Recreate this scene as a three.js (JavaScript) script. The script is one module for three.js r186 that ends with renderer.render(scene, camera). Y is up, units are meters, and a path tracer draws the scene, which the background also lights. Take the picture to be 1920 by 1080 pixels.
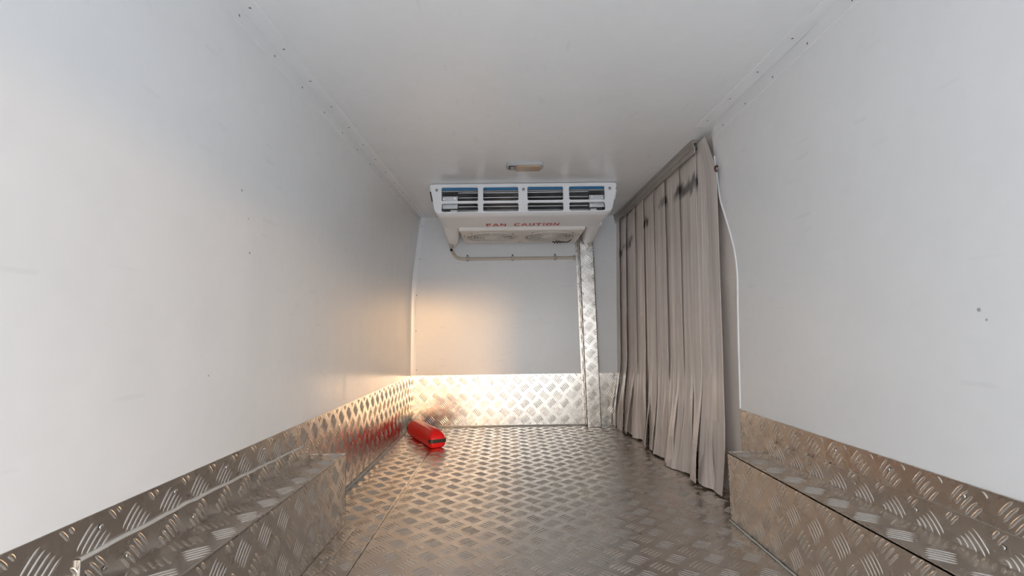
import * as THREE from 'three';
import { RoundedBoxGeometry } from 'three/addons/geometries/RoundedBoxGeometry.js';
import { TextGeometry } from 'three/addons/geometries/TextGeometry.js';
import { FontLoader } from 'three/addons/loaders/FontLoader.js';
import { mergeGeometries, toCreasedNormals } from 'three/addons/utils/BufferGeometryUtils.js';

// ---------------------------------------------------------------- camera, sky, sun, exposure
const R = THREE.MathUtils.degToRad;
const scene = new THREE.Scene();
const camera = new THREE.PerspectiveCamera(60.283, 1920 / 1080, 0.02, 200);
camera.rotation.order = 'YXZ';
camera.position.set(0, 0.52, 0);
camera.rotation.set(R(5.215), R(-0.5636), R(-0.8));

const renderer = new THREE.WebGLRenderer({ antialias: true });
renderer.toneMapping = THREE.LinearToneMapping;
renderer.toneMappingExposure = 3.7;
renderer.shadowMap.enabled = true;

// low hazy sun behind the camera, over the right rear post
const SUN = new THREE.Vector3(0.2133, 0.05, 1).normalize();
const sun = new THREE.DirectionalLight(new THREE.Color().setRGB(1.0, 0.57, 0.23), 0.35);
sun.position.copy(SUN).multiplyScalar(14);
sun.castShadow = true;
sun.shadow.radius = 8.5;
sun.shadow.mapSize.set(2048, 2048);
Object.assign(sun.shadow.camera, { left: -4, right: 4, top: 4, bottom: -4, near: 0.5, far: 30 });
scene.add(sun, sun.target);

{ // evening sky: cool overhead, pale towards the horizon, warm round the sun
  const W = 512, H = 256, d = new Float32Array(W * H * 4);
  for (let j = 0; j < H; j++) for (let i = 0; i < W; i++) {
    const el = ((j + 0.5) / H - 0.5) * Math.PI, az = ((i + 0.5) / W - 0.5) * 2 * Math.PI;
    const v = new THREE.Vector3(Math.cos(el) * Math.cos(az), Math.sin(el), Math.cos(el) * Math.sin(az));
    const up = Math.max(0, v.y), h = Math.exp(-up * 4.5);
    const a = Math.acos(Math.min(1, v.dot(SUN))), g = Math.exp(-a / 0.2), g2 = Math.exp(-a / 0.55);
    const k = (j * W + i) * 4;
    const L = 0.66 + 1.1 * Math.min(1, up * 1.5);            // thin cloud: brighter overhead than at the horizon
    d[k] = 0.88 * L + 0.1 * h + 0.3 * g + 0.84 * g2;
    d[k + 1] = 1.02 * L + 0.04 * h + 0.23 * g + 0.77 * g2;
    d[k + 2] = 1.24 * L - 0.1 * h + 0.12 * g + 0.63 * g2;
    d[k + 3] = 1;
  }
  const t = new THREE.DataTexture(d, W, H, THREE.RGBAFormat, THREE.FloatType);
  t.mapping = THREE.EquirectangularReflectionMapping; t.magFilter = THREE.LinearFilter; t.needsUpdate = true;
  scene.background = t; scene.environment = t;
}

// ---------------------------------------------------------------- helpers
let seed = 20240611;
const rnd = () => { seed = (seed * 1664525 + 1013904223) >>> 0; return seed / 4294967296; };
const rr = (a, b) => a + (b - a) * rnd();
const V = (x, y, z) => new THREE.Vector3(x, y, z);

function noiseGrid(n) { const g = new Float32Array(n * n); for (let i = 0; i < n * n; i++) g[i] = rnd(); return g; }
function sampleGrid(g, n, x, y) {               // tileable smooth value noise, x and y in cells
  const xi = Math.floor(x), yi = Math.floor(y), fx = x - xi, fy = y - yi;
  const sx = fx * fx * fx * (fx * (fx * 6 - 15) + 10), sy = fy * fy * fy * (fy * (fy * 6 - 15) + 10);
  const at = (a, b) => g[(((b % n) + n) % n) * n + (((a % n) + n) % n)];
  return (at(xi, yi) * (1 - sx) + at(xi + 1, yi) * sx) * (1 - sy) + (at(xi, yi + 1) * (1 - sx) + at(xi + 1, yi + 1) * sx) * sy;
}
function floatTex(size, metres, fn, metresV = metres) {
  const d = new Float32Array(size * size * 4);
  for (let j = 0; j < size; j++) for (let i = 0; i < size; i++) {
    const c = fn(i / size, j / size), k = (j * size + i) * 4;
    if (Array.isArray(c)) { d[k] = c[0]; d[k + 1] = c[1]; d[k + 2] = c[2]; } else d[k] = d[k + 1] = d[k + 2] = c;
    d[k + 3] = 1;
  }
  const t = new THREE.DataTexture(d, size, size, THREE.RGBAFormat, THREE.FloatType);
  t.wrapS = t.wrapT = THREE.RepeatWrapping; t.magFilter = THREE.LinearFilter; t.minFilter = THREE.LinearFilter;
  t.repeat.set(1 / metres, 1 / metresV); t.needsUpdate = true;
  return t;
}
const G8 = noiseGrid(8), G16 = noiseGrid(16), G32 = noiseGrid(32), G64 = noiseGrid(64), G128 = noiseGrid(128);

// metal: dents a few centimetres wide, handling marks in the gloss
const dentTex = floatTex(512, 0.9, (u, v) => 0.6 * sampleGrid(G16, 16, u * 16, v * 16) + 0.3 * sampleGrid(G32, 32, u * 32 + 3.3, v * 32) + 0.1 * sampleGrid(G64, 64, u * 64, v * 64));
const gritTex = floatTex(512, 0.7, (u, v) => {
  const s = 0.5 * sampleGrid(G8, 8, u * 8, v * 8) + 0.3 * sampleGrid(G32, 32, u * 32, v * 32) + 0.2 * sampleGrid(G128, 128, u * 128, v * 128);
  return 0.72 + 0.5 * s;
});
const tarnishTex = floatTex(512, 0.8, (u, v) => {
  const s = 0.5 * sampleGrid(G8, 8, u * 8 + 2.1, v * 8) + 0.3 * sampleGrid(G32, 32, u * 32, v * 32 + 1.7) + 0.2 * sampleGrid(G128, 128, u * 128, v * 128);
  const k = 0.86 + 0.22 * s; return [k, k, k];
});
// painted panels: faint long waviness from the lining boards, fine lengthwise brush lines
const panelTex = floatTex(512, 1.4, (u, v) => 0.55 * sampleGrid(G8, 8, u * 8, v * 8) + 0.35 * sampleGrid(G16, 16, u * 16, v * 16) + 0.1 * sampleGrid(G64, 64, u * 64, v * 64));
const panelMarks = floatTex(1024, 1.5, (u, v) => {
  const s = sampleGrid(G16, 16, u * 16, v * 16) * 0.5 + sampleGrid(G64, 64, u * 64, v * 64) * 0.5;
  let k = 0.975 + 0.03 * s;
  const sc = sampleGrid(G128, 128, u * 16, v * 128), gate = sampleGrid(G32, 32, u * 32 + 7, v * 32);
  if (gate > 0.72 && sc > 0.8) k -= 0.05 * (sc - 0.8) / 0.2;
  return [k, k, k * 0.995];
});

// clouded plastic: long fine scratches down the strips
const streakTex = floatTex(512, 0.5, (u, v) => {
  const s = 0.5 * sampleGrid(G64, 64, u * 64, v * 2) + 0.5 * sampleGrid(G128, 128, u * 128, v * 2 + 0.5), k = 0.79 + 0.35 * s;
  return [k, k, k];
}, 1.2);
const mat = (o) => new THREE.MeshStandardMaterial(o), phys = (o) => new THREE.MeshPhysicalMaterial(o);
const C = (r, g, b) => new THREE.Color().setRGB(r, g, b);
const M = {
  plate: mat({ name: 'tread_aluminium', color: C(0.71, 0.665, 0.615), metalness: 1, roughness: 0.28, roughnessMap: gritTex, map: tarnishTex, bumpMap: dentTex, bumpScale: 0.0009 }),
  rib: mat({ name: 'rib_aluminium', color: C(0.78, 0.74, 0.69), metalness: 1, roughness: 0.25 }),
  panel: phys({ name: 'white_lining_panel', color: C(0.9, 0.895, 0.885), roughness: 0.23, map: panelMarks, bumpMap: panelTex, bumpScale: 0.0025 }),
  trim: phys({ name: 'white_trim', color: C(0.9, 0.895, 0.885), roughness: 0.28 }),
  seal: mat({ name: 'sealant', color: C(0.55, 0.53, 0.49), roughness: 0.7 }),
  screw: mat({ name: 'screw_steel', color: C(0.62, 0.62, 0.6), metalness: 1, roughness: 0.25 }),
  paintScrew: mat({ name: 'screw_grey', color: C(0.2, 0.2, 0.2), roughness: 0.55 }),
  scuff: mat({ name: 'grey_scuff', color: C(0.45, 0.44, 0.43), roughness: 0.6 }),
  shell: phys({ name: 'unit_plastic', color: C(0.93, 0.93, 0.925), roughness: 0.38 }),
  cream: phys({ name: 'cream_plastic', color: C(0.84, 0.8, 0.73), roughness: 0.45 }),
  fin: mat({ name: 'coated_fin', color: C(0.46, 0.46, 0.465), roughness: 0.5 }),
  tube: mat({ name: 'coil_tube', color: C(0.75, 0.74, 0.72), metalness: 0.8, roughness: 0.35 }),
  blue: mat({ name: 'blue_film', color: C(0.03, 0.2, 0.42), roughness: 0.35 }),
  bracket: mat({ name: 'bracket_steel', color: C(0.55, 0.55, 0.54), metalness: 0.9, roughness: 0.42 }),
  red: mat({ name: 'red_lettering', color: C(0.6, 0.05, 0.06), roughness: 0.5 }),
  caseRed: phys({ name: 'red_plastic', color: C(0.72, 0.012, 0.014), roughness: 0.36 }),
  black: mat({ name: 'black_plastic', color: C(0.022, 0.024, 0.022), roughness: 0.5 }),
  pipe: phys({ name: 'cream_pipe', color: C(0.66, 0.57, 0.46), roughness: 0.4 }),
  clip: mat({ name: 'clip_plastic', color: C(0.5, 0.46, 0.4), roughness: 0.5 }),
  pvc: phys({ name: 'clear_pvc', color: C(1.0, 0.9, 0.825), vertexColors: true, map: streakTex, roughness: 0.24, transmission: 0.26, thickness: 0, ior: 1.5, side: THREE.DoubleSide }),
  rail: mat({ name: 'rail_aluminium', color: C(0.5, 0.47, 0.43), metalness: 0.85, roughness: 0.45 }),
  door: phys({ name: 'door_lining', color: C(0.88, 0.8, 0.73), roughness: 0.5 }),
  gap_dark: mat({ name: 'gap_dark', color: C(0.03, 0.026, 0.024), roughness: 0.7 }),
  rust: mat({ name: 'brown_hook', color: C(0.1, 0.025, 0.015), roughness: 0.6 }),
  lampBase: phys({ name: 'lamp_grey', color: C(0.5, 0.5, 0.49), roughness: 0.4 }),
  lens: phys({ name: 'amber_lens', color: C(0.62, 0.43, 0.28), roughness: 0.3, transmission: 0.25, thickness: 0 }),
  ground: mat({ name: 'pale_concrete', color: C(0.6, 0.59, 0.575), roughness: 0.9 }),
  frame: mat({ name: 'rear_frame', color: C(0.6, 0.6, 0.6), roughness: 0.5 }),
};

const taken = {};
function numbered(name) { const n = taken[name] = (taken[name] ?? -1) + 1; return n ? `${name}_${String(n).padStart(3, '0')}` : name; }
function put(name, geo, m, parent = scene) {
  const o = new THREE.Mesh(geo, m); o.name = parent === scene ? numbered(name) : name;
  o.castShadow = o.receiveShadow = true; parent.add(o); return o;
}
function group(name, pos = [0, 0, 0]) { const g = new THREE.Group(); g.name = numbered(name); g.position.set(...pos); scene.add(g); return g; }
function tag(o, label, category, grp) { o.userData = { ...o.userData, label, category, ...(grp ? { group: grp } : {}) }; return o; }
function struct(o, label, category) { o.userData = { kind: 'structure', label, category }; return o; }
function planarUV(g) {                          // uv in metres from the dominant axis of each face
  if (g.index) g = g.toNonIndexed();
  const p = g.attributes.position, uv = new Float32Array(p.count * 2), a = V(), b = V(), c = V(), n = V();
  for (let i = 0; i < p.count; i += 3) {
    a.fromBufferAttribute(p, i); b.fromBufferAttribute(p, i + 1); c.fromBufferAttribute(p, i + 2);
    n.crossVectors(b.clone().sub(a), c.clone().sub(a));
    const ax = Math.abs(n.x), ay = Math.abs(n.y), az = Math.abs(n.z);
    [a, b, c].forEach((q, k) => {
      const [s, t] = ax >= ay && ax >= az ? [q.z, q.y] : ay >= az ? [q.z, q.x] : [q.x, q.y];
      uv[(i + k) * 2] = s; uv[(i + k) * 2 + 1] = t;
    });
  }
  g.setAttribute('uv', new THREE.BufferAttribute(uv, 2));
  return g;
}
// closed solid through rings of equal length; rings of convex or mildly concave outline
function loft(rings, crease = 0.5) {
  const n = rings[0].length, pos = [];
  const tri = (a, b, c) => pos.push(...a, ...b, ...c);
  for (let r = 0; r < rings.length - 1; r++) for (let i = 0; i < n; i++) {
    const j = (i + 1) % n, A = rings[r], B = rings[r + 1];
    tri(A[i], A[j], B[j]); tri(A[i], B[j], B[i]);
  }
  for (const [ring, flip] of [[rings[0], true], [rings[rings.length - 1], false]]) {
    const c = [0, 1, 2].map((k) => ring.reduce((s, q) => s + q[k], 0) / n);
    for (let i = 0; i < n; i++) { const j = (i + 1) % n; flip ? tri(c, ring[j], ring[i]) : tri(c, ring[i], ring[j]); }
  }
  const g = new THREE.BufferGeometry(); g.setAttribute('position', new THREE.Float32BufferAttribute(pos, 3));
  return planarUV(toCreasedNormals(g, crease));
}
const bx = (w, h, d, x = 0, y = 0, z = 0, r = 0.002) => { const g = new RoundedBoxGeometry(w, h, d, 2, Math.min(r, w / 2.1, h / 2.1, d / 2.1)); g.translate(x, y, z); return g; };
const box = (w, h, d, x = 0, y = 0, z = 0) => planarUV(new THREE.BoxGeometry(w, h, d).translate(x, y, z));
function tube(pts, r, seg = 40, rad = 10, tension = 0.5) { return new THREE.TubeGeometry(new THREE.CatmullRomCurve3(pts.map((p) => V(...p)), false, 'catmullrom', tension), seg, r, rad, false); }
function basisMatrix(o, u, v) { const n = V().crossVectors(u, v); return new THREE.Matrix4().makeBasis(u, v, n).setPosition(o); }

const screwGeo = new THREE.SphereGeometry(1, 10, 5, 0, Math.PI * 2, 0, Math.PI / 2);
function screw(parent, p, n, r = 0.004, m = M.screw, h = 0.5, name = 'screw') {
  const s = put(name, screwGeo, m, parent);
  s.position.set(...p); s.quaternion.setFromUnitVectors(V(0, 1, 0), V(...n).normalize()); s.scale.set(r, r * h, r);
  return s;
}

// ---------------------------------------------------------------- five-bar tread plate
const PA = 0.088, PB = 0.0758, BAR = 0.0375, BSP = 0.0096;
const ribTemplate = (() => {
  const P = [], I = [], st = 8, cs = [[-1, 0], [-0.6, 0.72], [0, 1], [0.6, 0.72], [1, 0]];
  for (let i = 0; i <= st; i++) {
    const t = -1 + 2 * i / st, w = 0.0026 * Math.sqrt(Math.max(0.0, 1 - t ** 4)) + 0.00015, h = 0.0014 * Math.sqrt(Math.max(0, 1 - t ** 4));
    for (const [a, b] of cs) P.push(t * 0.5, a * w + 0.0011 * (1 - t * t), b * h);
  }
  for (let i = 0; i < st; i++) for (let k = 0; k < 4; k++) { const a = i * 5 + k, b = a + 5; I.push(a, b, a + 1, b, b + 1, a + 1); }
  const g = new THREE.BufferGeometry(); g.setAttribute('position', new THREE.Float32BufferAttribute(P, 3)); g.setIndex(I);
  // normals for the true proportions (x is stretched to the bar's length later)
  const h = g.clone(); h.attributes.position.array.forEach((_, i, a) => { if (i % 3 === 0) a[i] *= BAR; }); h.computeVertexNormals();
  return { p: P, n: Array.from(h.attributes.normal.array).map((x) => (h.index.array.length ? x : x)), i: I };
})();
function ribs(w, h, longU, offU, offV, margin, inside) {
  const pu = longU ? PB : PA, pv = longU ? PA : PB, pos = [], nor = [], idx = [];
  const diag = Math.hypot(pu, pv), ok = (x, y) => x > margin && x < w - margin && y > margin && y < h - margin && (!inside || inside(x, y));
  const nT = ribTemplate.p.length / 3;
  for (let i = -1; i * pu < w + pu; i++) for (let j = -1; j * pv < h + pv; j++) for (const s of [0, 1]) {
    const cx = (i + s * 0.5) * pu + offU, cy = (j + s * 0.5) * pv + offV;
    if (cx < -0.05 || cx > w + 0.05 || cy < -0.05 || cy > h + 0.05) continue;
    const dx = pu / diag, dy = (s ? 1 : -1) * pv / diag, nx = -dy, ny = dx;     // bar direction, stacking direction
    for (let b = -2; b <= 2; b++) {
      const bxp = cx + nx * b * BSP, byp = cy + ny * b * BSP;
      let lo = null, hi = null;
      for (let q = -8; q <= 8; q++) { const t = q / 16 * BAR; if (ok(bxp + dx * t, byp + dy * t)) { if (lo === null) lo = t; hi = t; } }
      if (lo === null || hi - lo < BAR * 0.3) continue;
      const L = hi - lo, mx = bxp + dx * (lo + hi) / 2, my = byp + dy * (lo + hi) / 2, base = pos.length / 3;
      for (let k = 0; k < nT; k++) {
        const a = ribTemplate.p[k * 3] * L, c = ribTemplate.p[k * 3 + 1], e = ribTemplate.p[k * 3 + 2];
        pos.push(mx + dx * a + nx * c, my + dy * a + ny * c, e);
        const na = ribTemplate.n[k * 3], nb = ribTemplate.n[k * 3 + 1], nc = ribTemplate.n[k * 3 + 2];
        nor.push(dx * na + nx * nb, dy * na + ny * nb, nc);
      }
      for (const q of ribTemplate.i) idx.push(base + q);
    }
  }
  const g = new THREE.BufferGeometry();
  g.setAttribute('position', new THREE.Float32BufferAttribute(pos, 3)); g.setAttribute('normal', new THREE.Float32BufferAttribute(nor, 3)); g.setIndex(idx);
  return g;
}
// plate with its face in the plane of u and v, thickness behind it; outline in plate metres
function treadPlate(name, parent, o, u, v, w, h, { longU = true, off = [0.03, 0.02], thick = 0.003, margin = 0.004, outline = null, inside = null } = {}) {
  const sh = new THREE.Shape((outline ?? [[0, 0], [w, 0], [w, h], [0, h]]).map(([x, y]) => new THREE.Vector2(x, y)));
  const g = new THREE.ExtrudeGeometry(sh, { depth: thick, bevelEnabled: true, bevelThickness: 0.0006, bevelSize: 0.0006, bevelOffset: -0.0006, bevelSegments: 1 });
  g.translate(0, 0, -thick - 0.0006);
  const p = put(name, g, M.plate, parent);
  p.applyMatrix4(basisMatrix(V(...o), V(...u), V(...v)));
  const r = put('tread_ribs', ribs(w, h, longU, off[0], off[1], margin, inside), M.rib, p);
  r.userData.kind = 'stuff';
  return p;
}

// ---------------------------------------------------------------- the van's cargo box
const ZR = 0.6, ZB = -2.85, YC = 1.2, XL = -0.556, XR = 0.7;
const topL = (z) => z > -1 ? -0.545 : z > -1.44 ? THREE.MathUtils.mapLinear(z, -1, -1.44, -0.545, -0.535) : THREE.MathUtils.mapLinear(z, -1.44, -2.85, -0.535, -0.5);
const topR = (z) => z > -1 ? 0.701 : z > -1.6 ? THREE.MathUtils.mapLinear(z, -1, -1.6, 0.701, 0.676) : THREE.MathUtils.mapLinear(z, -1.6, -2.85, 0.676, 0.662);

const ground = struct(put('ground', box(60, 0.2, 60, 0, -0.85, 20), M.ground), 'pale concrete yard outside the rear of the van', 'ground');
void ground;

const ceiling = struct(group('ceiling'), 'white glossy lining panel of the van roof', 'ceiling');
put('roof_panel', box(1.64, 0.08, ZR + 2.95, 0.09, YC + 0.04, (ZR - 2.95) / 2), M.panel, ceiling);

const wallLeft = struct(group('wall_left'), 'white lining panel above the long tread plate skirting', 'wall');
{
  const zs = [ZR, 0, -0.5, -1, -1.22, -1.44, -1.8, -2.15, -2.5, -2.9], rings = zs.map((z) => {
    const t = topL(z), low = XL + 0.003, ring = [[-0.7, -0.05, z], [low, -0.05, z], [low, 0.62, z]];
    for (let k = 0; k <= 6; k++) {                // a soft bend where the van's side leans in
      const y = 0.66 + 0.32 * k / 6, s = Math.max(0, (y - 0.78) / (YC - 0.78)), soft = y < 0.72 ? 0 : y < 0.9 ? (y - 0.72) ** 2 / (4 * 0.09) / (YC - 0.78) : s;
      ring.push([low + (t - low) * Math.max(soft, 0), y, z]);
    }
    ring.push([t, YC + 0.002, z], [-0.7, YC + 0.002, z]);
    return ring;
  });
  put('lining_panel', loft(rings, 0.35), M.panel, wallLeft);
  for (const [y, z, r] of [[0.826, -1.02, 0.0035], [0.772, -1.05, 0.002], [0.70, -1.06, 0.003], [0.45, -0.93, 0.002]]) screw(wallLeft, [XL + 0.0035, y, z], [1, 0, 0], r, M.scuff, 0.12, 'scuff_mark');
}
const wallBack = struct(group('wall_back'), 'white bulkhead panel behind the cooling unit', 'wall');
put('lining_panel', box(1.7, 1.3, 0.08, 0.1, 0.6, ZB - 0.04), M.panel, wallBack);

for (let k = 0; k < 14; k++) {                      // thin rubbed lines on the panel
  const w = rr(0.02, 0.07), m = put('scratch', new THREE.BoxGeometry(w, rr(0.0008, 0.0016), 0.0006), M.trim, wallBack);
  m.position.set(k < 9 ? rr(0.0, 0.37) : rr(-0.35, 0.35), k < 9 ? rr(0.3, 0.55) : rr(0.55, 1.0), ZB + 0.0002);
}

const wallRight = struct(group('wall_right'), 'white lining panel ending at the side door opening', 'wall');
{ // outline in (z, y), edge of the side door opening follows the door
  const edge = [[-1.522, -0.05], [-1.52, 0.285], [-1.503, 0.551], [-1.493, 0.66], [-1.492, 0.70], [-1.499, 0.755], [-1.521, 0.817], [-1.558, 0.894], [-1.583, 0.95], [-1.595, 1.03], [-1.61, 1.1], [-1.62, YC + 0.002]];
  const sh = new THREE.Shape(); sh.moveTo(ZR, -0.05); sh.lineTo(edge[0][0], edge[0][1]); sh.splineThru(edge.slice(1).map(([a, b]) => new THREE.Vector2(a, b))); sh.lineTo(ZR, YC + 0.002);
  const g = new THREE.ExtrudeGeometry(sh, { depth: 0.055, bevelEnabled: false, curveSegments: 40 });
  g.applyMatrix4(new THREE.Matrix4().makeBasis(V(0, 0, 1), V(0, 1, 0), V(-1, 0, 0)).setPosition(XR + 0.055, 0, 0));
  put('lining_panel', planarUV(g), M.panel, wallRight);
  put('edge_bead', tube(edge.slice(1, -1).map(([z, y]) => [XR + 0.001, y, z]), 0.0045, 60, 8), M.trim, wallRight);
  put('outer_skin', box(0.1, 1.3, ZR + 1.65, 0.81, 0.6, (ZR - 1.65) / 2), M.panel, wallRight);
  for (const [y, z, r] of [[0.545, -0.73, 0.003], [0.53, -0.72, 0.002]]) screw(wallRight, [XR - 0.0003, y, z], [-1, 0, 0], r, M.scuff, 0.1, 'scuff_mark');
}
// unseen rear end: low beam added for shade, posts round the open tailgate, sill below
const wallRear = struct(group('wall_rear'), 'unseen rear door frame of the van, top beam deepened to shade the walls', 'wall');
put('shade_header', box(1.6, 0.42, 0.08, 0.09, 0.892 + 0.21, ZR + 0.04), M.frame, wallRear);  // unseen; made deep to cast the shade on the upper walls
put('sill', box(1.6, 0.7, 0.08, 0.09, -0.36, ZR + 0.04), M.frame, wallRear);
put('post', box(0.12, 1.3, 0.08, -0.625, 0.6, ZR + 0.04), M.frame, wallRear);
put('post', box(0.14, 1.3, 0.08, 0.78, 0.6, ZR + 0.04), M.frame, wallRear);

// ---------------------------------------------------------------- floor
const floor = struct(group('floor'), 'aluminium tread plate floor with a screwed seam', 'floor');
put('floor_board', box(1.7, 0.05, ZR + 2.95, 0.1, -0.032, (ZR - 2.95) / 2), M.frame, floor);
const XS = -0.357;
treadPlate('floor_plate', floor, [XS + 0.0012, 0, ZR - 0.02], [1, 0, 0], [0, 0, -1], 0.88 - XS, ZR + 2.83, { longU: false, off: [0.03, 0.02], thick: 0.004 });
treadPlate('floor_plate', floor, [XL + 0.004, 0, ZR - 0.02], [1, 0, 0], [0, 0, -1], XS - XL - 0.005, ZR + 2.83, { longU: false, off: [0.055, 0.05], thick: 0.004 });
for (let k = 0; k < 12; k++) for (const s of [-1, 1]) screw(floor, [XS + s * 0.012 - 0.001, 0, -0.62 - 0.1435 * k + s * 0.006], [0, 1, 0], 0.0035);
for (const [x, z] of [[-0.171, -1.486], [0.25, -1.3], [0.5, -1.9], [-0.1, -2.5]]) screw(floor, [x, 0, z], [0, 1, 0], 0.003);
put('sealant_bead', tube([[XL + 0.006, 0.004, -1.42], [XL + 0.007, 0.004, -2.0], [XL + 0.006, 0.004, -2.846]], 0.005, 60, 6), M.seal, floor);
put('sealant_bead', tube([[XL + 0.006, 0.003, ZB + 0.006], [0, 0.003, ZB + 0.006], [0.44, 0.003, ZB + 0.006]], 0.004, 60, 6), M.seal, floor);

// ---------------------------------------------------------------- skirtings
const baseLeft = struct(group('baseboard_left'), 'tread plate skirting along the wall beside the red case', 'skirting');
treadPlate('skirting_plate', baseLeft, [XL + 0.004, 0.002, ZR - 0.02], [0, 0, -1], [0, 1, 0], ZR + 2.826, 0.287, { longU: true, off: [0.02, 0.03], margin: 0.003 });
for (let z = -0.55; z > -2.8; z -= 0.15) screw(baseLeft, [XL + 0.005, 0.268, z], [1, 0, 0], 0.004);
const baseBack = struct(group('baseboard_back'), 'tread plate skirting below the bulkhead panel', 'skirting');
treadPlate('skirting_plate', baseBack, [XL + 0.004, 0.006, ZB + 0.004], [1, 0, 0], [0, 1, 0], 1.42, 0.283, { longU: true, off: [0.035, 0.03], margin: 0.003 });
for (let x = -0.48; x < 0.62; x += 0.155) screw(baseBack, [x, 0.274, ZB + 0.005], [0, 0, 1], 0.003, M.paintScrew);
const baseRight = struct(group('baseboard_right'), 'tread plate skirting along the wall near the curtain', 'skirting');
treadPlate('skirting_plate', baseRight, [XR - 0.004, 0.002, -1.518], [0, 0, 1], [0, 1, 0], ZR + 1.5, 0.28, { longU: true, off: [0.02, 0.03], margin: 0.003 });
for (let z = -1.38; z < 0.3; z += 0.15) screw(baseRight, [XR - 0.005, 0.262, z], [-1, 0, 0], 0.004);

// ---------------------------------------------------------------- corner trims
let trimNo = 0;
const trim = (label) => struct(group(`trim_${++trimNo}`), label, 'trim');
{
  const t = trim('white angle strip between the roof and the wall above the red case');
  const zs = [ZR - 0.02, -0.5, -1, -1.44, -2, -2.5, -2.848];
  put('ceiling_flange', loft(zs.map((z) => { const a = topL(z); return [[a + 0.002, YC - 0.0015, z], [a + 0.038, YC - 0.0015, z], [a + 0.039, YC + 0.001, z], [a + 0.002, YC + 0.001, z]]; })), M.trim, t);
  put('wall_flange', loft(zs.map((z) => { const a = topL(z), d = (a - XL) / 0.42 * 0.036; return [[a - 0.001, YC, z], [a + 0.0018, YC, z], [a + 0.0018 - d, YC - 0.036, z], [a - 0.001 - d, YC - 0.037, z]]; })), M.trim, t);
  for (let z = -0.825; z > -2.7; z -= 0.15) {
    screw(t, [topL(z) + 0.02, YC - 0.0015, z], [0, -1, 0], 0.0028, M.paintScrew, 0.3);
    screw(t, [topL(z) - (topL(z) - XL) / 0.42 * 0.021 + 0.002, YC - 0.021, z + 0.005], [1, 0, 0], 0.0028, M.paintScrew, 0.3);
  }
}
{
  const t = trim('white angle strip between the roof and the wall beside the curtain');
  const zs = [ZR - 0.02, -0.5, -1, -1.3, -1.6];
  put('ceiling_flange', loft(zs.map((z) => { const a = Math.min(topR(z), XR); return [[a, YC - 0.0015, z], [a, YC + 0.001, z], [a - 0.039, YC + 0.001, z], [a - 0.038, YC - 0.0015, z]]; })), M.trim, t);
  put('wall_flange', loft(zs.map((z) => [[XR - 0.0018, YC - 0.036, z], [XR - 0.0018, YC, z], [XR + 0.001, YC, z], [XR + 0.001, YC - 0.037, z]])), M.trim, t);
  for (let z = -0.78; z > -1.6; z -= 0.15) {
    screw(t, [topR(z) - 0.022, YC - 0.0015, z - 0.018], [0, -1, 0], 0.0028, M.paintScrew, 0.3);
    screw(t, [XR - 0.0018, YC - 0.025, z], [-1, 0, 0], 0.0028, M.paintScrew, 0.3);
  }
}
{
  const t = trim('white corner strip between the bulkhead and the wall beside the red case');
  const pts = [[XL + 0.006, 0.29], [XL + 0.006, 0.7], [XL + 0.011, 0.8], [-0.5, YC]];
  put('flange', loft(pts.map(([x, y]) => [[x - 0.004, y, ZB - 0.001], [x - 0.004, y, ZB + 0.006], [x + 0.004, y, ZB + 0.003], [x + 0.026, y, ZB + 0.0016], [x + 0.026, y, ZB - 0.001]])), M.trim, t);
  for (const [x, y] of [[-0.527, 0.32], [-0.53, 0.54], [-0.527, 0.745], [-0.51, 0.955], [-0.497, 1.15]]) screw(t, [x + 0.006, y, ZB + 0.0016], [0, 0, 1], 0.003, M.paintScrew, 0.4);
}

// ---------------------------------------------------------------- wheel arch boxes
{
  const t = tag(group('wheel_arch_box', [-0.455, 0, -1.425]), 'tread plate wheel arch box with grey sealant line, on the red case side', 'wheel box');
  const w = -0.455 - XL - 0.004, L = 1.9, H = 0.192;
  treadPlate('side_plate', t, [0, 0.001, L], [0, 0, -1], [0, 1, 0], L, H, { longU: true, off: [0.035, 0.02] });
  treadPlate('top_plate', t, [-w, H, L], [1, 0, 0], [0, 0, -1], w, L, { longU: false, off: [0.03, 0.02] });
  treadPlate('end_plate', t, [0, 0.001, 0], [-1, 0, 0], [0, 1, 0], w, H, { longU: true });
  const fl = treadPlate('wall_flange', t, [-w + 0.004, H - 0.002, 0.76], [0, 0, -1], [0, 1, 0], 0.695, 0.047, { longU: true, off: [0.02, 0.02], margin: 0.002, outline: [[0, 0], [0.695, 0], [0.695, 0.038], [0.2, 0.05], [0, 0.05]] });
  const pts = []; for (let k = 0; k <= 26; k++) { const s = k / 26; pts.push([s * 0.695, (s < 0.28 ? 0.05 : 0.05 - 0.012 * (s - 0.28) / 0.72) + rr(-0.001, 0.001), -0.002]); }
  put('sealant_bead', tube(pts, 0.0032, 100, 6), M.seal, fl);
  treadPlate('floor_flange', t, [0.001, 0.0035, 1.88], [1, 0, 0], [0, 0, -1], 0.036, 1.86, { longU: false, thick: 0.002, off: [0.02, 0.02], margin: 0.002 });
  for (let z = 0.08; z < 1.7; z += 0.15) { screw(t, [0.02, 0.0035, z], [0, 1, 0], 0.0035); screw(t, [-w + 0.005, H + 0.02, Math.min(z, 0.72)], [1, 0, 0], 0.0035); }
  screw(t, [0.001, 0.15, 0.012], [1, 0, 0], 0.0035); screw(t, [0.001, 0.05, 0.012], [1, 0, 0], 0.0035);
  for (const x of [-0.03, -0.075]) screw(t, [x, H, 0.012], [0, 1, 0], 0.0035);
}
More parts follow.
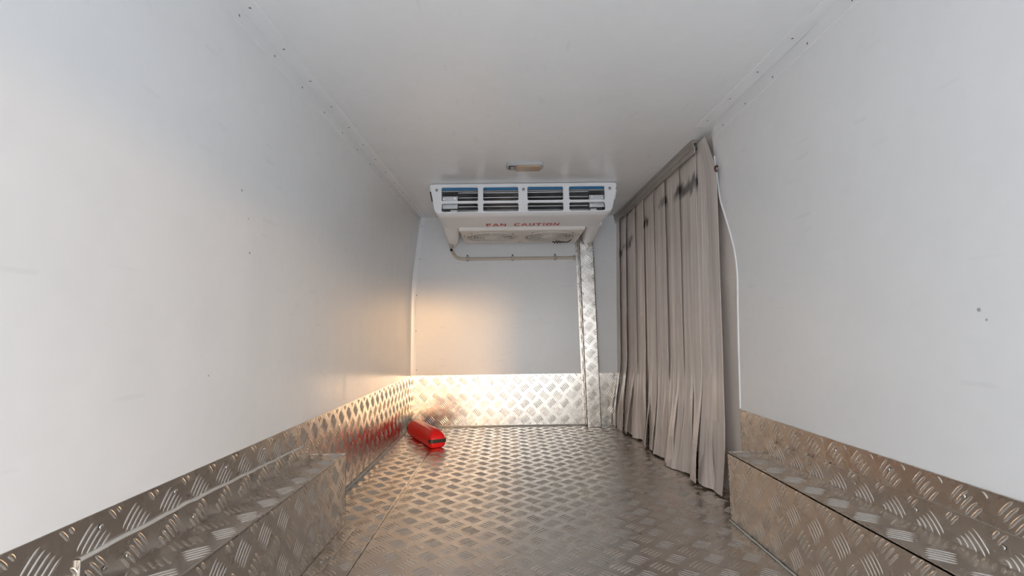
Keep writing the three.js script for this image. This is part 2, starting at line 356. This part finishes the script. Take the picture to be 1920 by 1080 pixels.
{
  const t = tag(group('wheel_arch_box', [0.603, 0, -1.405]), 'tread plate wheel arch box standing beside the strip curtain', 'wheel box');
  const w = XR - 0.004 - 0.603, L = 1.88, H = 0.185;
  treadPlate('side_plate', t, [0, 0.001, 0], [0, 0, 1], [0, 1, 0], L, H, { longU: true, off: [0.01, 0.035] });
  treadPlate('top_plate', t, [0, H, L], [1, 0, 0], [0, 0, -1], w, L, { longU: false, off: [0.03, 0.02] });
  treadPlate('end_plate', t, [w, 0.001, 0], [-1, 0, 0], [0, 1, 0], w, H, { longU: true });
  treadPlate('wall_flange', t, [w - 0.004, H - 0.002, 0.075], [0, 0, 1], [0, 1, 0], 1.75, 0.05, { longU: true, off: [0.03, 0.01], margin: 0.002, outline: [[0, 0], [1.75, 0], [1.75, 0.04], [0.5, 0.052], [0, 0.04]] });
  for (let z = 0.085; z < 1.7; z += 0.15) screw(t, [w - 0.005, H + 0.026, z], [-1, 0, 0], 0.0035);
  screw(t, [-0.001, 0.155, 0.012], [-1, 0, 0], 0.0035);
  for (const x of [0.015, 0.055]) screw(t, [x, H, 0.012], [0, 1, 0], 0.0035);
  put('sealant_bead', tube([[-0.003, 0.003, 0], [-0.004, 0.003, 0.5], [-0.003, 0.003, 1.8]], 0.002, 60, 6), M.seal, t);
}

// ---------------------------------------------------------------- tread plate duct on the bulkhead
{
  const t = tag(group('pipe_duct', [0.43, 0, ZB]), 'upright tread plate duct on the bulkhead under the cooling unit', 'duct');
  const lean = -0.019 / 1.06, H = 1.075, up = V(lean, 1, 0).normalize(), D = 0.072, uy = [up.x, up.y, 0];
  const ux = [up.y, -up.x, 0];
  treadPlate('front_plate', t, [0, 0.001, D], ux, uy, 0.08, H, { longU: false, off: [0.035, 0.02], margin: 0.002 });
  treadPlate('side_plate', t, [0, 0.001, 0], [0, 0, 1], uy, D, H, { longU: false, off: [0.02, 0.03], margin: 0.002 });
  treadPlate('side_plate', t, [0.08, 0.001, D], [0, 0, -1], uy, D, H, { longU: false, off: [0.02, 0.03], margin: 0.002 });
  treadPlate('mounting_flange', t, [-0.012, 0.001, 0.006], ux, uy, 0.012, H, { longU: false, thick: 0.002, margin: 0.002 });
  for (const y of [0.04, 0.25, 0.55, 0.8, 0.99]) screw(t, [-0.006 + lean * y, y, 0.007], [0, 0, 1], 0.003, M.paintScrew);
}

// ---------------------------------------------------------------- cooling unit on the roof
{
  const t = tag(group('cooling_unit', [0.08, YC, -2.2]), 'white roof-mounted cooling unit with slotted grille and red FAN CAUTION lettering', 'cooling unit');
  const X0 = -0.426, X1 = 0.424;                       // half widths from the unit's middle
  const rrect = (S, x0, y0, x1, y1, r) => { S.moveTo(x0 + r, y0); S.lineTo(x1 - r, y0); S.quadraticCurveTo(x1, y0, x1, y0 + r); S.lineTo(x1, y1 - r); S.quadraticCurveTo(x1, y1, x1 - r, y1); S.lineTo(x0 + r, y1); S.quadraticCurveTo(x0, y1, x0, y1 - r); S.lineTo(x0, y0 + r); S.quadraticCurveTo(x0, y0, x0 + r, y0); return S; };
  const wins = [[-0.371, -0.207], [-0.183, -0.024], [0.018, 0.179], [0.207, 0.368]], rows = [[-0.081, -0.019], [-0.13, -0.093]];
  const S = new THREE.Shape();
  S.moveTo(X0 + 0.012, -0.002); S.lineTo(X1 - 0.012, -0.002); S.quadraticCurveTo(X1, -0.002, X1 - 0.001, -0.016); S.lineTo(X1 - 0.02, -0.112); S.quadraticCurveTo(X1 - 0.024, -0.137, X1 - 0.05, -0.137); S.lineTo(X0 + 0.05, -0.137); S.quadraticCurveTo(X0 + 0.024, -0.137, X0 + 0.02, -0.112); S.lineTo(X0 + 0.001, -0.016); S.quadraticCurveTo(X0, -0.002, X0 + 0.012, -0.002);
  for (const [a, b] of wins) for (const [c, d] of rows) S.holes.push(rrect(new THREE.Path(), a, c, b, d, 0.008));
  const front = put('front_panel', new THREE.ExtrudeGeometry(S, { depth: 0.004, bevelEnabled: true, bevelThickness: 0.002, bevelSize: 0.002, bevelOffset: -0.002, bevelSegments: 3, curveSegments: 8 }).translate(0, 0, -0.006), M.shell, t);
  for (const [a, b] of wins) for (const [c, d] of rows) {
    const o = rrect(new THREE.Shape(), a - 0.0045, c - 0.0045, b + 0.0045, d + 0.0045, 0.011); o.holes.push(rrect(new THREE.Path(), a - 0.0005, c - 0.0005, b + 0.0005, d + 0.0005, 0.0085));
    put('window_rim', new THREE.ExtrudeGeometry(o, { depth: 0.0012, bevelEnabled: true, bevelThickness: 0.0008, bevelSize: 0.0008, bevelOffset: -0.0008, bevelSegments: 2, curveSegments: 6 }), M.shell, front);
  }
  for (const x of [-0.393, 0, 0.392]) {
    const w = put('washer', new THREE.CylinderGeometry(0.0075, 0.008, 0.003, 20).rotateX(Math.PI / 2).translate(x, -0.03, 0.0015), M.bracket, front);
    w.userData.label = 'grey steel washer';
    screw(front, [x, -0.03, 0.003], [0, 0, 1], 0.0045, M.paintScrew);
  }
  // body: rounded lower front edge, flat underside with slanting flanks, deeper at the drain corners
  const ring = (z, xl, xr, yb, r) => { const a = []; a.push([xl - 0.002, 0, z]); for (let k = 0; k <= 5; k++) { const q = k / 5 * Math.PI / 2; a.push([xl + 0.018 + r - r * Math.cos(q), yb + r - r * Math.sin(q), z]); } for (let k = 0; k <= 5; k++) { const q = k / 5 * Math.PI / 2; a.push([xr - 0.018 - r + r * Math.sin(q), yb + r - r * Math.cos(q), z]); } a.push([xr + 0.002, 0, z]); return a; };
  const skin = (rings) => { // open sheet through the rings, given a thickness inward by a second sheet
    const pos = [], tri = (a, b, c) => pos.push(...a, ...b, ...c), inner = rings.map((r) => r.map(([x, y, z]) => [x * 0.99, Math.min(0, y + 0.004), z]));
    for (const [set, f] of [[rings, 0], [inner, 1]]) for (let r = 0; r < set.length - 1; r++) for (let i = 0; i < set[r].length - 1; i++) {
      const a = set[r][i], b = set[r][i + 1], c = set[r + 1][i + 1], d = set[r + 1][i];
      if (f) { tri(a, c, b); tri(a, d, c); } else { tri(a, b, c); tri(a, c, d); }
    }
    const g = new THREE.BufferGeometry(); g.setAttribute('position', new THREE.Float32BufferAttribute(pos, 3));
    return planarUV(toCreasedNormals(g, 0.7));
  };
  put('lower_body', skin([ring(-0.004, X0 + 0.004, X1 - 0.004, -0.136, 0.026), ring(-0.012, X0 + 0.003, X1 - 0.003, -0.143, 0.03), ring(-0.026, X0 + 0.003, X1 - 0.003, -0.148, 0.032), ring(-0.045, X0 + 0.004, X1 - 0.004, -0.15, 0.034), ring(-0.24, X0 + 0.008, X1 - 0.008, -0.152, 0.04), ring(-0.26, X0 + 0.009, X1 - 0.009, -0.152, 0.04)]), M.shell, t);
  // drain corners, running back to the spouts
  for (const s of [-1, 1]) {
    const xo = s < 0 ? X0 + 0.02 : X1 - 0.02, xi = s < 0 ? -0.305 : 0.31, rings = [];
    for (let k = 0; k <= 8; k++) {
      const q = k / 8, z = -0.235 - 0.315 * q, a = THREE.MathUtils.lerp(xo, s < 0 ? -0.412 : 0.412, q), b = THREE.MathUtils.lerp(xi, s < 0 ? -0.345 : 0.345, q), yb = THREE.MathUtils.lerp(-0.15, -0.187, Math.sin(q * Math.PI / 2)), rg = [];
      const lo = Math.min(a, b), hi = Math.max(a, b), m = (lo + hi) / 2, hw = (hi - lo) / 2;
      rg.push([lo, -0.05, z]);
      for (let i = 0; i <= 10; i++) { const e = -Math.PI / 2 + i / 10 * Math.PI, c = Math.sign(Math.sin(e)) * Math.abs(Math.sin(e)) ** 0.6; rg.push([m + hw * c, -0.09 + (yb + 0.09) * Math.abs(Math.cos(e)) ** 0.5, z]); }
      rg.push([hi, -0.05, z]);
      rings.push(rg);
    }
    put('drain_corner', loft(rings.reverse().map((r) => r), 0.9), M.shell, t);
    put('spout', new THREE.CylinderGeometry(0.014, 0.011, 0.024, 16).translate(s < 0 ? -0.386 : 0.386, -0.19, -0.525), M.clip, t);
  }
  // fan tray: lower than the underside, two round fan openings with slotted guards
  const ty = -0.168, T = new THREE.Shape([[-0.315, 0], [0.312, 0], [0.312, 0.345], [-0.315, 0.345]].map((p) => new THREE.Vector2(...p)));
  const fans = [[-0.16, 0.165], [0.15, 0.165]];
  for (const [x, y] of fans) { const p = new THREE.Path(); p.absarc(x, y, 0.128, 0, Math.PI * 2); T.holes.push(p); }
  const down = new THREE.Matrix4().makeBasis(V(1, 0, 0), V(0, 0, -1), V(0, 1, 0));      // shape y runs back, thickness up
  put('fan_tray', new THREE.ExtrudeGeometry(T, { depth: 0.016, bevelEnabled: true, bevelThickness: 0.002, bevelSize: 0.002, bevelOffset: -0.002, bevelSegments: 2, curveSegments: 40 }).applyMatrix4(down).translate(0, ty, -0.24), M.cream, t);
  put('tray_lip', bx(0.63, 0.022, 0.008, -0.0015, -0.158, -0.238, 0.003), M.cream, t);
  put('back_plate', bx(0.79, 0.148, 0.004, 0, -0.076, -0.583, 0.001), M.shell, t);
  for (const s of [-1, 1]) put('side_plate', bx(0.004, 0.148, 0.36, s * 0.394, -0.076, -0.403, 0.001), M.shell, t);
  for (const [fx, fy] of fans) {
    const z0 = -0.24 - fy, guard = [], ringG = (r, w) => new THREE.TorusGeometry(r, w, 6, 48).rotateX(Math.PI / 2).scale(1, 0.4, 1);
    const g = put('fan_guard', mergeGeometries([ringG(0.134, 0.007), ringG(0.116, 0.0032), ringG(0.1, 0.0032), ringG(0.084, 0.0032), ringG(0.068, 0.0032), ringG(0.052, 0.0032)].map((q) => q.toNonIndexed())), M.cream, t);
    g.position.set(fx, ty - 0.004, z0); void guard;
    put('guard_hub', new THREE.CylinderGeometry(0.04, 0.036, 0.008, 28), M.cream, g);
    for (let k = 0; k < 12; k++) { const sp = put('guard_spoke', bx(0.1, 0.0025, 0.006, 0.085, 0.001, 0, 0.001), M.cream, g); sp.rotation.y = k / 12 * Math.PI * 2; }
    for (let k = 0; k < 5; k++) { const b = put('fan_blade', bx(0.09, 0.003, 0.05, 0.065, 0.018, 0, 0.001), M.black, g); b.rotation.set(0, k / 5 * Math.PI * 2 + 0.3, 0); }  // black put into the blades so the guard gaps look shaded
    for (const q of [0.7, 2.3, 3.9, 5.5]) screw(t, [fx + 0.146 * Math.cos(q), ty - 0.001, z0 + 0.146 * Math.sin(q)], [0, -1, 0], 0.0045, M.paintScrew, 0.8);
  }
  for (const x of [-0.3, -0.005, 0.298]) screw(t, [x, ty - 0.001, -0.24 - (x === -0.005 ? 0.3 : 0.12)], [0, -1, 0], 0.0045, M.paintScrew, 0.8);
  // coil behind the grille
  const coil = put('coil', bx(0.62, 0.006, 0.06, 0, -0.142, -0.07, 0.002), M.bracket, t);
  const fins = []; for (let k = 0; k < 200; k++) fins.push(new THREE.BoxGeometry(0.0003, 0.112, 0.06).translate(-0.3 + k * 0.6 / 199, -0.083, -0.07));
  put('fins', mergeGeometries(fins), M.fin, coil).userData.kind = 'stuff';
  for (const y of [-0.033, -0.056, -0.098, -0.116]) put('coil_tube', new THREE.CylinderGeometry(0.0014, 0.0014, 0.6, 8).rotateZ(Math.PI / 2).translate(0, y, -0.0395), M.tube, coil);
  const bead = []; for (let k = 0; k < 149; k++) for (const y of [-0.033, -0.056, -0.098]) bead.push(new THREE.CylinderGeometry(0.0024, 0.0024, 0.0016, 8).rotateZ(Math.PI / 2).translate(-0.298 + k * 0.6 / 149, y, -0.0395));
  put('fin_collars', mergeGeometries(bead), M.tube, coil).userData.kind = 'stuff';
  put('insulation_strip', bx(0.78, 0.018, 0.01, 0, -0.017, -0.02, 0.003), M.blue, t).userData.label = 'blue insulation strip';
  put('top_rail', bx(0.78, 0.005, 0.012, 0, -0.0285, -0.03, 0.002), M.fin, t);
  for (const s of [-1, 1]) {
    const b = put('end_bracket', bx(0.07, 0.058, 0.004, s * 0.335, -0.083, -0.02, 0.002), M.bracket, t);
    for (const [dx, dy] of [[-s * 0.022, 0.018], [-s * 0.022, -0.012], [s * 0.028, 0.014]]) put('bolt', new THREE.CylinderGeometry(0.005, 0.005, 0.004, 6).rotateX(Math.PI / 2).translate(s * 0.335 + dx, -0.083 + dy, -0.016), M.screw, b);
    put('foot_bracket', bx(0.03, 0.014, 0.004, s * 0.318, -0.125, -0.016, 0.003), M.bracket, t);
    put('end_slot_bar', bx(0.006, 0.046, 0.014, 0, 0, 0, 0.0015).rotateZ(s < 0 ? 0.19 : -0.19).translate(s < 0 ? X0 + 0.0085 : X1 - 0.0085, -0.06, -0.004), s < 0 ? M.black : M.shell, t);  // left bar's black stands in for the dark inside an open slot
  }
  // lettering on the underside
  const font = await new FontLoader().loadAsync('fonts/droid/droid_sans_bold.typeface.json');
  const words = [], put1 = (ch, x0, x1) => { const g = new TextGeometry(ch, { font, size: 1, depth: 0.01, curveSegments: 5 }); g.computeBoundingBox(); const b = g.boundingBox; g.translate(-b.min.x, -b.min.y, 0); g.scale((x1 - x0) / (b.max.x - b.min.x), 0.054 / (b.max.y - b.min.y), 0.08); g.translate(x0, 0, 0); words.push(g); };
  let cx = -0.178; for (const [ch, w] of [['F', 0.024], ['A', 0.032], ['N', 0.028], [' ', 0.026], ['C', 0.028], ['A', 0.032], ['U', 0.027], ['T', 0.027], ['I', 0.009], ['O', 0.03], ['N', 0.028]]) { if (ch !== ' ') put1(ch, cx, cx + w); cx += w + 0.0065; }
  const lettering = put('lettering', mergeGeometries(words).applyMatrix4(new THREE.Matrix4().makeBasis(V(1, 0, 0), V(0, 0, 1), V(0, -1, 0))).translate(0, -0.1518, -0.212), M.red, t);
  lettering.userData = { label: 'red lettering reading FAN CAUTION', kind: 'stuff' };
  const cab = []; for (let k = 0; k <= 16; k++) { const q = k / 16; cab.push([0.17 + q * 0.11, -0.188 - (q > 0.6 ? 0.008 * Math.sin((q - 0.6) / 0.4 * Math.PI) - (q - 0.6) * 0.05 : 0.006 * Math.sin(q * 55)), -0.47 + 0.01 * Math.sin(q * 40) * (q < 0.6 ? 1 : 0)]); }
  put('cable', tube(cab, 0.0028, 90, 6), M.black, t).userData.label = 'black cable tied to the fan tray';
}

// ---------------------------------------------------------------- drain pipe along the bulkhead
{
  const t = tag(group('drain_pipe', [0, 0.95, ZB]), 'thin cream drain pipe clipped to the bulkhead below the cooling unit', 'pipe');
  put('tube', tube([[-0.307, 0.036, 0.125], [-0.308, 0.038, 0.075], [-0.304, 0.028, 0.03], [-0.29, 0.01, 0.018], [-0.262, 0.001, 0.014], [-0.23, 0, 0.013], [-0.1, 0, 0.013], [0.15, 0, 0.013], [0.396, 0, 0.013]], 0.0085, 120, 12), M.pipe, t);
  for (const x of [-0.227, 0.034, 0.28]) {
    const c = put('clip', bx(0.014, 0.026, 0.026, x, 0.001, 0.013, 0.004), M.clip, t);
    screw(c, [x, 0.021, 0.006], [0, 0, 1], 0.005, M.paintScrew, 1.2);
  }
  put('end_collar', new THREE.CylinderGeometry(0.014, 0.014, 0.012, 16).rotateZ(Math.PI / 2).translate(0.39, 0, 0.013), M.clip, t);
}

// ---------------------------------------------------------------- interior lamp (switched off)
{
  const t = tag(group('ceiling_lamp', [0.078, YC, -1.955]), 'small unlit rectangular lamp on the roof before the cooling unit', 'lamp');
  const pill = (w, d, r) => { const S = new THREE.Shape(); const x = w / 2, y = d / 2; S.moveTo(-x + r, -y); S.lineTo(x - r, -y); S.quadraticCurveTo(x, -y, x, -y + r); S.lineTo(x, y - r); S.quadraticCurveTo(x, y, x - r, y); S.lineTo(-x + r, y); S.quadraticCurveTo(-x, y, -x, y - r); S.lineTo(-x, -y + r); S.quadraticCurveTo(-x, -y, -x + r, -y); return S; };
  const ex = (w, d, r, h, b) => new THREE.ExtrudeGeometry(pill(w, d, r), { depth: h, bevelEnabled: true, bevelThickness: b, bevelSize: b, bevelOffset: -b, bevelSegments: 4, curveSegments: 10 }).rotateX(Math.PI / 2);
  put('base', ex(0.15, 0.07, 0.022, 0.009, 0.0045), M.lampBase, t);
  put('lens', ex(0.104, 0.058, 0.012, 0.013, 0.005).translate(0.014, -0.003, 0.001), M.lens, t);
  put('switch_recess', ex(0.026, 0.045, 0.012, 0.004, 0.001).translate(-0.052, -0.0095, 0.003), M.black, t);
  put('switch_button', ex(0.019, 0.032, 0.009, 0.006, 0.002).translate(-0.05, -0.008, 0.002), M.lampBase, t);
}

// ---------------------------------------------------------------- side door behind the curtain
{
  const t = struct(group('door_1'), 'closed side door behind the strip curtain', 'door');
  put('door_lining', box(0.05, 1.26, 1.6, 0.835, 0.58, -2.15), M.door, t);
  put('jamb', box(0.12, 1.26, 0.05, 0.8, 0.58, -2.9), M.panel, t);
  put('gap_dark_strip', bx(0.02, 1.15, 0.03, 0.8, 0.58, -2.6, 0.005), M.gap_dark, t);  // dark strip standing in for the shade seen through a curtain gap
  put('jamb_panel', box(0.03, 1.2, 0.34, 0.727, 0.6, -1.66), M.door, t);
}

// ---------------------------------------------------------------- strip curtain
{
  const t = tag(group('strip_curtain', [0.665, 0, -2.25]), 'hazy brown plastic strip curtain hanging over the side door', 'curtain');
  const o = V(0.665, 0, -2.25);
  const railAt = (s) => [THREE.MathUtils.lerp(0.688, 0.648, s) - o.x, THREE.MathUtils.lerp(-1.712, -2.845, s) - o.z];
  const [ax, az] = railAt(0), [ex, ez] = railAt(1), ang = Math.atan2(ex - ax, ez - az), len = Math.hypot(ex - ax, ez - az);
  const bar = (name, w, h, y, off) => { const m = put(name, bx(w, h, len, 0, 0, 0, 0.0015), M.rail, t); m.position.set((ax + ex) / 2 + off, y, (az + ez) / 2); m.rotation.y = ang; return m; };
  const rail = bar('rail', 0.02, 0.01, YC - 0.006, -0.012); void rail;
  bar('rail_web', 0.005, 0.03, YC - 0.015, -0.016);
  bar('clamp_strip', 0.006, 0.024, YC - 0.036, -0.012);
  for (let k = 0; k < 13; k++) { const [x, z] = railAt(0.04 + k * 0.92 / 12); screw(t, [x - 0.0155, YC - 0.035, z], [-1, 0, 0], 0.0032, M.screw, 0.6, 'rivet'); }

  const N = 25, grime = noiseGrid(32);
  for (let k = 0; k < N; k++) {
    const last = k === 0, zc = -1.64 - k * 0.0495 + rr(-0.012, 0.012), w = last ? 0.13 : rr(0.07, 0.105);
    const layer = [-0.003, 0.001, 0.0035][k % 3] + rr(-0.0012, 0.0012), curl = rr(0.0008, 0.0035) * (rnd() < 0.7 ? 1 : -0.8), ph = rr(0, 6.28);
    const drift = sampleGrid(G32, 32, -zc * 9, 4.5), drift2 = sampleGrid(G32, 32, -zc * 6, 11.5);
    const swing = last ? 0.0 : -0.015 + 0.06 * drift, kick = 0.005 + 0.06 * drift2 + rr(0, 0.008), wav = 0.004 + 0.012 * drift, twist = rr(-0.02, 0.02), short = k === 8 ? 0.05 : rr(0.002, 0.012), freq = 8 + 5 * drift2, tone = rr(0.9, 1.04);
    const NU = 8, NV = 64, yTop = last ? 1.186 : YC - 0.03, yBot = last ? 0.006 : short;
    const P = [], Q = [], col = [], uvs = [], du = rr(0, 0.5), dv = rr(0, 1.2);
    for (let j = 0; j <= NV; j++) for (let i = 0; i <= NU; i++) {
      const q = j / NV, y = yTop + (yBot - yTop) * q, a = i / NU - 0.5, low = Math.max(0, 1 - y / 0.42), lw = low * low;
      let z = zc - a * w;                                  // a = -0.5 is the edge nearer the rear
      if (last) { const e = y > 1.042 ? THREE.MathUtils.mapLinear(y, 1.186, 1.042, -1.65, -1.572) : -1.572; z = THREE.MathUtils.lerp(e, -1.72, i / NU); }
      z += swing * lw + 0.008 * lw * Math.sin(y * freq + ph) + (last ? -0.012 * lw : 0);
      const s = (zc + 1.712) / (-2.845 + 1.712), top = THREE.MathUtils.lerp(0.689, 0.648, s), bot = THREE.MathUtils.lerp(0.668, 0.622, s);
      let x = THREE.MathUtils.lerp(bot, top, Math.min(1, y / 1.15)) + layer - curl * (1 - 4 * a * a) * Math.min(1, q * 2.5);
      x += -(kick + (last ? 0.01 : 0)) * lw * (1.1 - lw * 0.4) - wav * low * Math.sin(y * freq + ph + a * 2) + twist * a * lw * 2 - 0.002 * Math.sin(a * 9 + ph) * Math.min(1, q * 3);
      x = Math.min(x, last ? 0.696 : 0.698);
      P.push([x - 0.001 - o.x, y, z - o.z]); Q.push([x + 0.001 - o.x, y, z - o.z]);
      // handling grime: patches with ragged edges, a hand's height below the rail
      const line = 1.075 - 0.1 * Math.max(0, (-z - 2.2)) / 0.6, patch = sampleGrid(grime, 32, -z * 17, 3 + k * 0.37) * Math.exp(-(((y - line + 0.03 * sampleGrid(grime, 32, z * 40, 9)) / 0.035) ** 2));
      const dirt = Math.min(1, Math.max(0, (patch - 0.42) * 5)), film = 0.08 * sampleGrid(grime, 32, z * 60, y * 4), c = tone * (1 - 0.78 * dirt) * (1 - film);
      col.push(c, c, c); uvs.push(du + i / NU * w, dv + y);
    }
    const pos = [...P, ...Q].flat(), idx = [], n1 = NU + 1, off = P.length;
    const quad = (a, b, c, d) => idx.push(a, b, c, a, c, d);
    for (let j = 0; j < NV; j++) for (let i = 0; i < NU; i++) { const a = j * n1 + i; quad(a, a + n1, a + n1 + 1, a + 1); quad(off + a, off + a + 1, off + a + n1 + 1, off + a + n1); }
    for (let j = 0; j < NV; j++) { const a = j * n1, b = a + NU; quad(a, off + a, off + a + n1, a + n1); quad(b, b + n1, off + b + n1, off + b); }
    for (let i = 0; i < NU; i++) { const a = NV * n1 + i; quad(a, off + a, off + a + 1, a + 1); }
    const g = new THREE.BufferGeometry(); g.setAttribute('position', new THREE.Float32BufferAttribute(pos, 3)); g.setAttribute('color', new THREE.Float32BufferAttribute([...col, ...col], 3)); g.setAttribute('uv', new THREE.Float32BufferAttribute([...uvs, ...uvs], 2)); g.setIndex(idx);
    put('strip', toCreasedNormals(g.toNonIndexed(), 0.9), M.pvc, t);
  }
  put('hook', tube([[0.69 - o.x, 1.052, -1.566 - o.z], [0.682 - o.x, 1.05, -1.564 - o.z], [0.68 - o.x, 1.04, -1.562 - o.z], [0.686 - o.x, 1.033, -1.563 - o.z]], 0.0035, 20, 8), M.rust, t).userData.label = 'small brown hook holding the edge';
}

// ---------------------------------------------------------------- red case on the floor
{
  const t = tag(group('case', [-0.4115, 0.0022, -2.495]), 'long red plastic case with black end bands lying on the floor', 'case');
  const a = V(-0.326, 0, -2.325), b = V(-0.497, 0, -2.665); t.rotation.y = Math.atan2(a.x - b.x, a.z - b.z);
  const L = a.distanceTo(b) + 0.015, W = 0.078;
  const plan = (l, w, r) => { const S = new THREE.Shape(), x = w / 2, y = l / 2; S.moveTo(-x + r, -y); S.lineTo(x - r, -y); S.quadraticCurveTo(x, -y, x, -y + r); S.lineTo(x, y - r); S.quadraticCurveTo(x, y, x - r, y); S.lineTo(-x + r, y); S.quadraticCurveTo(-x, y, -x, y - r); S.lineTo(-x, -y + r); S.quadraticCurveTo(-x, -y, -x + r, -y); return S; };
  const stack = (levels, m, name) => { // outlines of shrinking size stacked into one shell
    const rings = levels.map(([y, s]) => plan(L - s * 1.4, W - s, 0.018).getSpacedPoints(72).slice(0, 72).map((p) => [p.x, y, p.y]));
    return put(name, loft(rings.reverse(), 0.75), m, t);
  };
  stack([[0, 0.02], [0.004, 0.01], [0.012, 0.002], [0.033, 0]], M.caseRed, 'lower_shell');
  stack([[0.0335, 0], [0.046, 0.001], [0.058, 0.01], [0.072, 0.03], [0.077, 0.038]], M.caseRed, 'upper_shell');
  for (const s of [-1, 1]) {
    const S = plan(L + 0.004, W + 0.004, 0.019).getSpacedPoints(96), keep = S.filter((p) => p.y * s > L / 2 - 0.026).sort((p, q) => p.x - q.x || 0);
    const left = keep.filter((p) => p.x < -W / 2 + 0.019).sort((p, q) => (p.y - q.y) * s), right = keep.filter((p) => p.x > W / 2 - 0.019).sort((p, q) => (q.y - p.y) * s), mid = keep.filter((p) => Math.abs(p.x) <= W / 2 - 0.019);
    const sh = new THREE.Shape([...left, ...mid, ...right]);
    put('end_band', new THREE.ExtrudeGeometry(sh, { depth: 0.016, bevelEnabled: false }).rotateX(Math.PI / 2).scale(1, 1, -1).translate(0, 0.0255 + 0.016, 0).scale(1, 1, -1), M.black, t).userData.label = 'black end band';
  }
}

scene.traverse((o) => { if (o.isMesh) { o.castShadow = true; o.receiveShadow = true; } });
renderer.render(scene, camera);
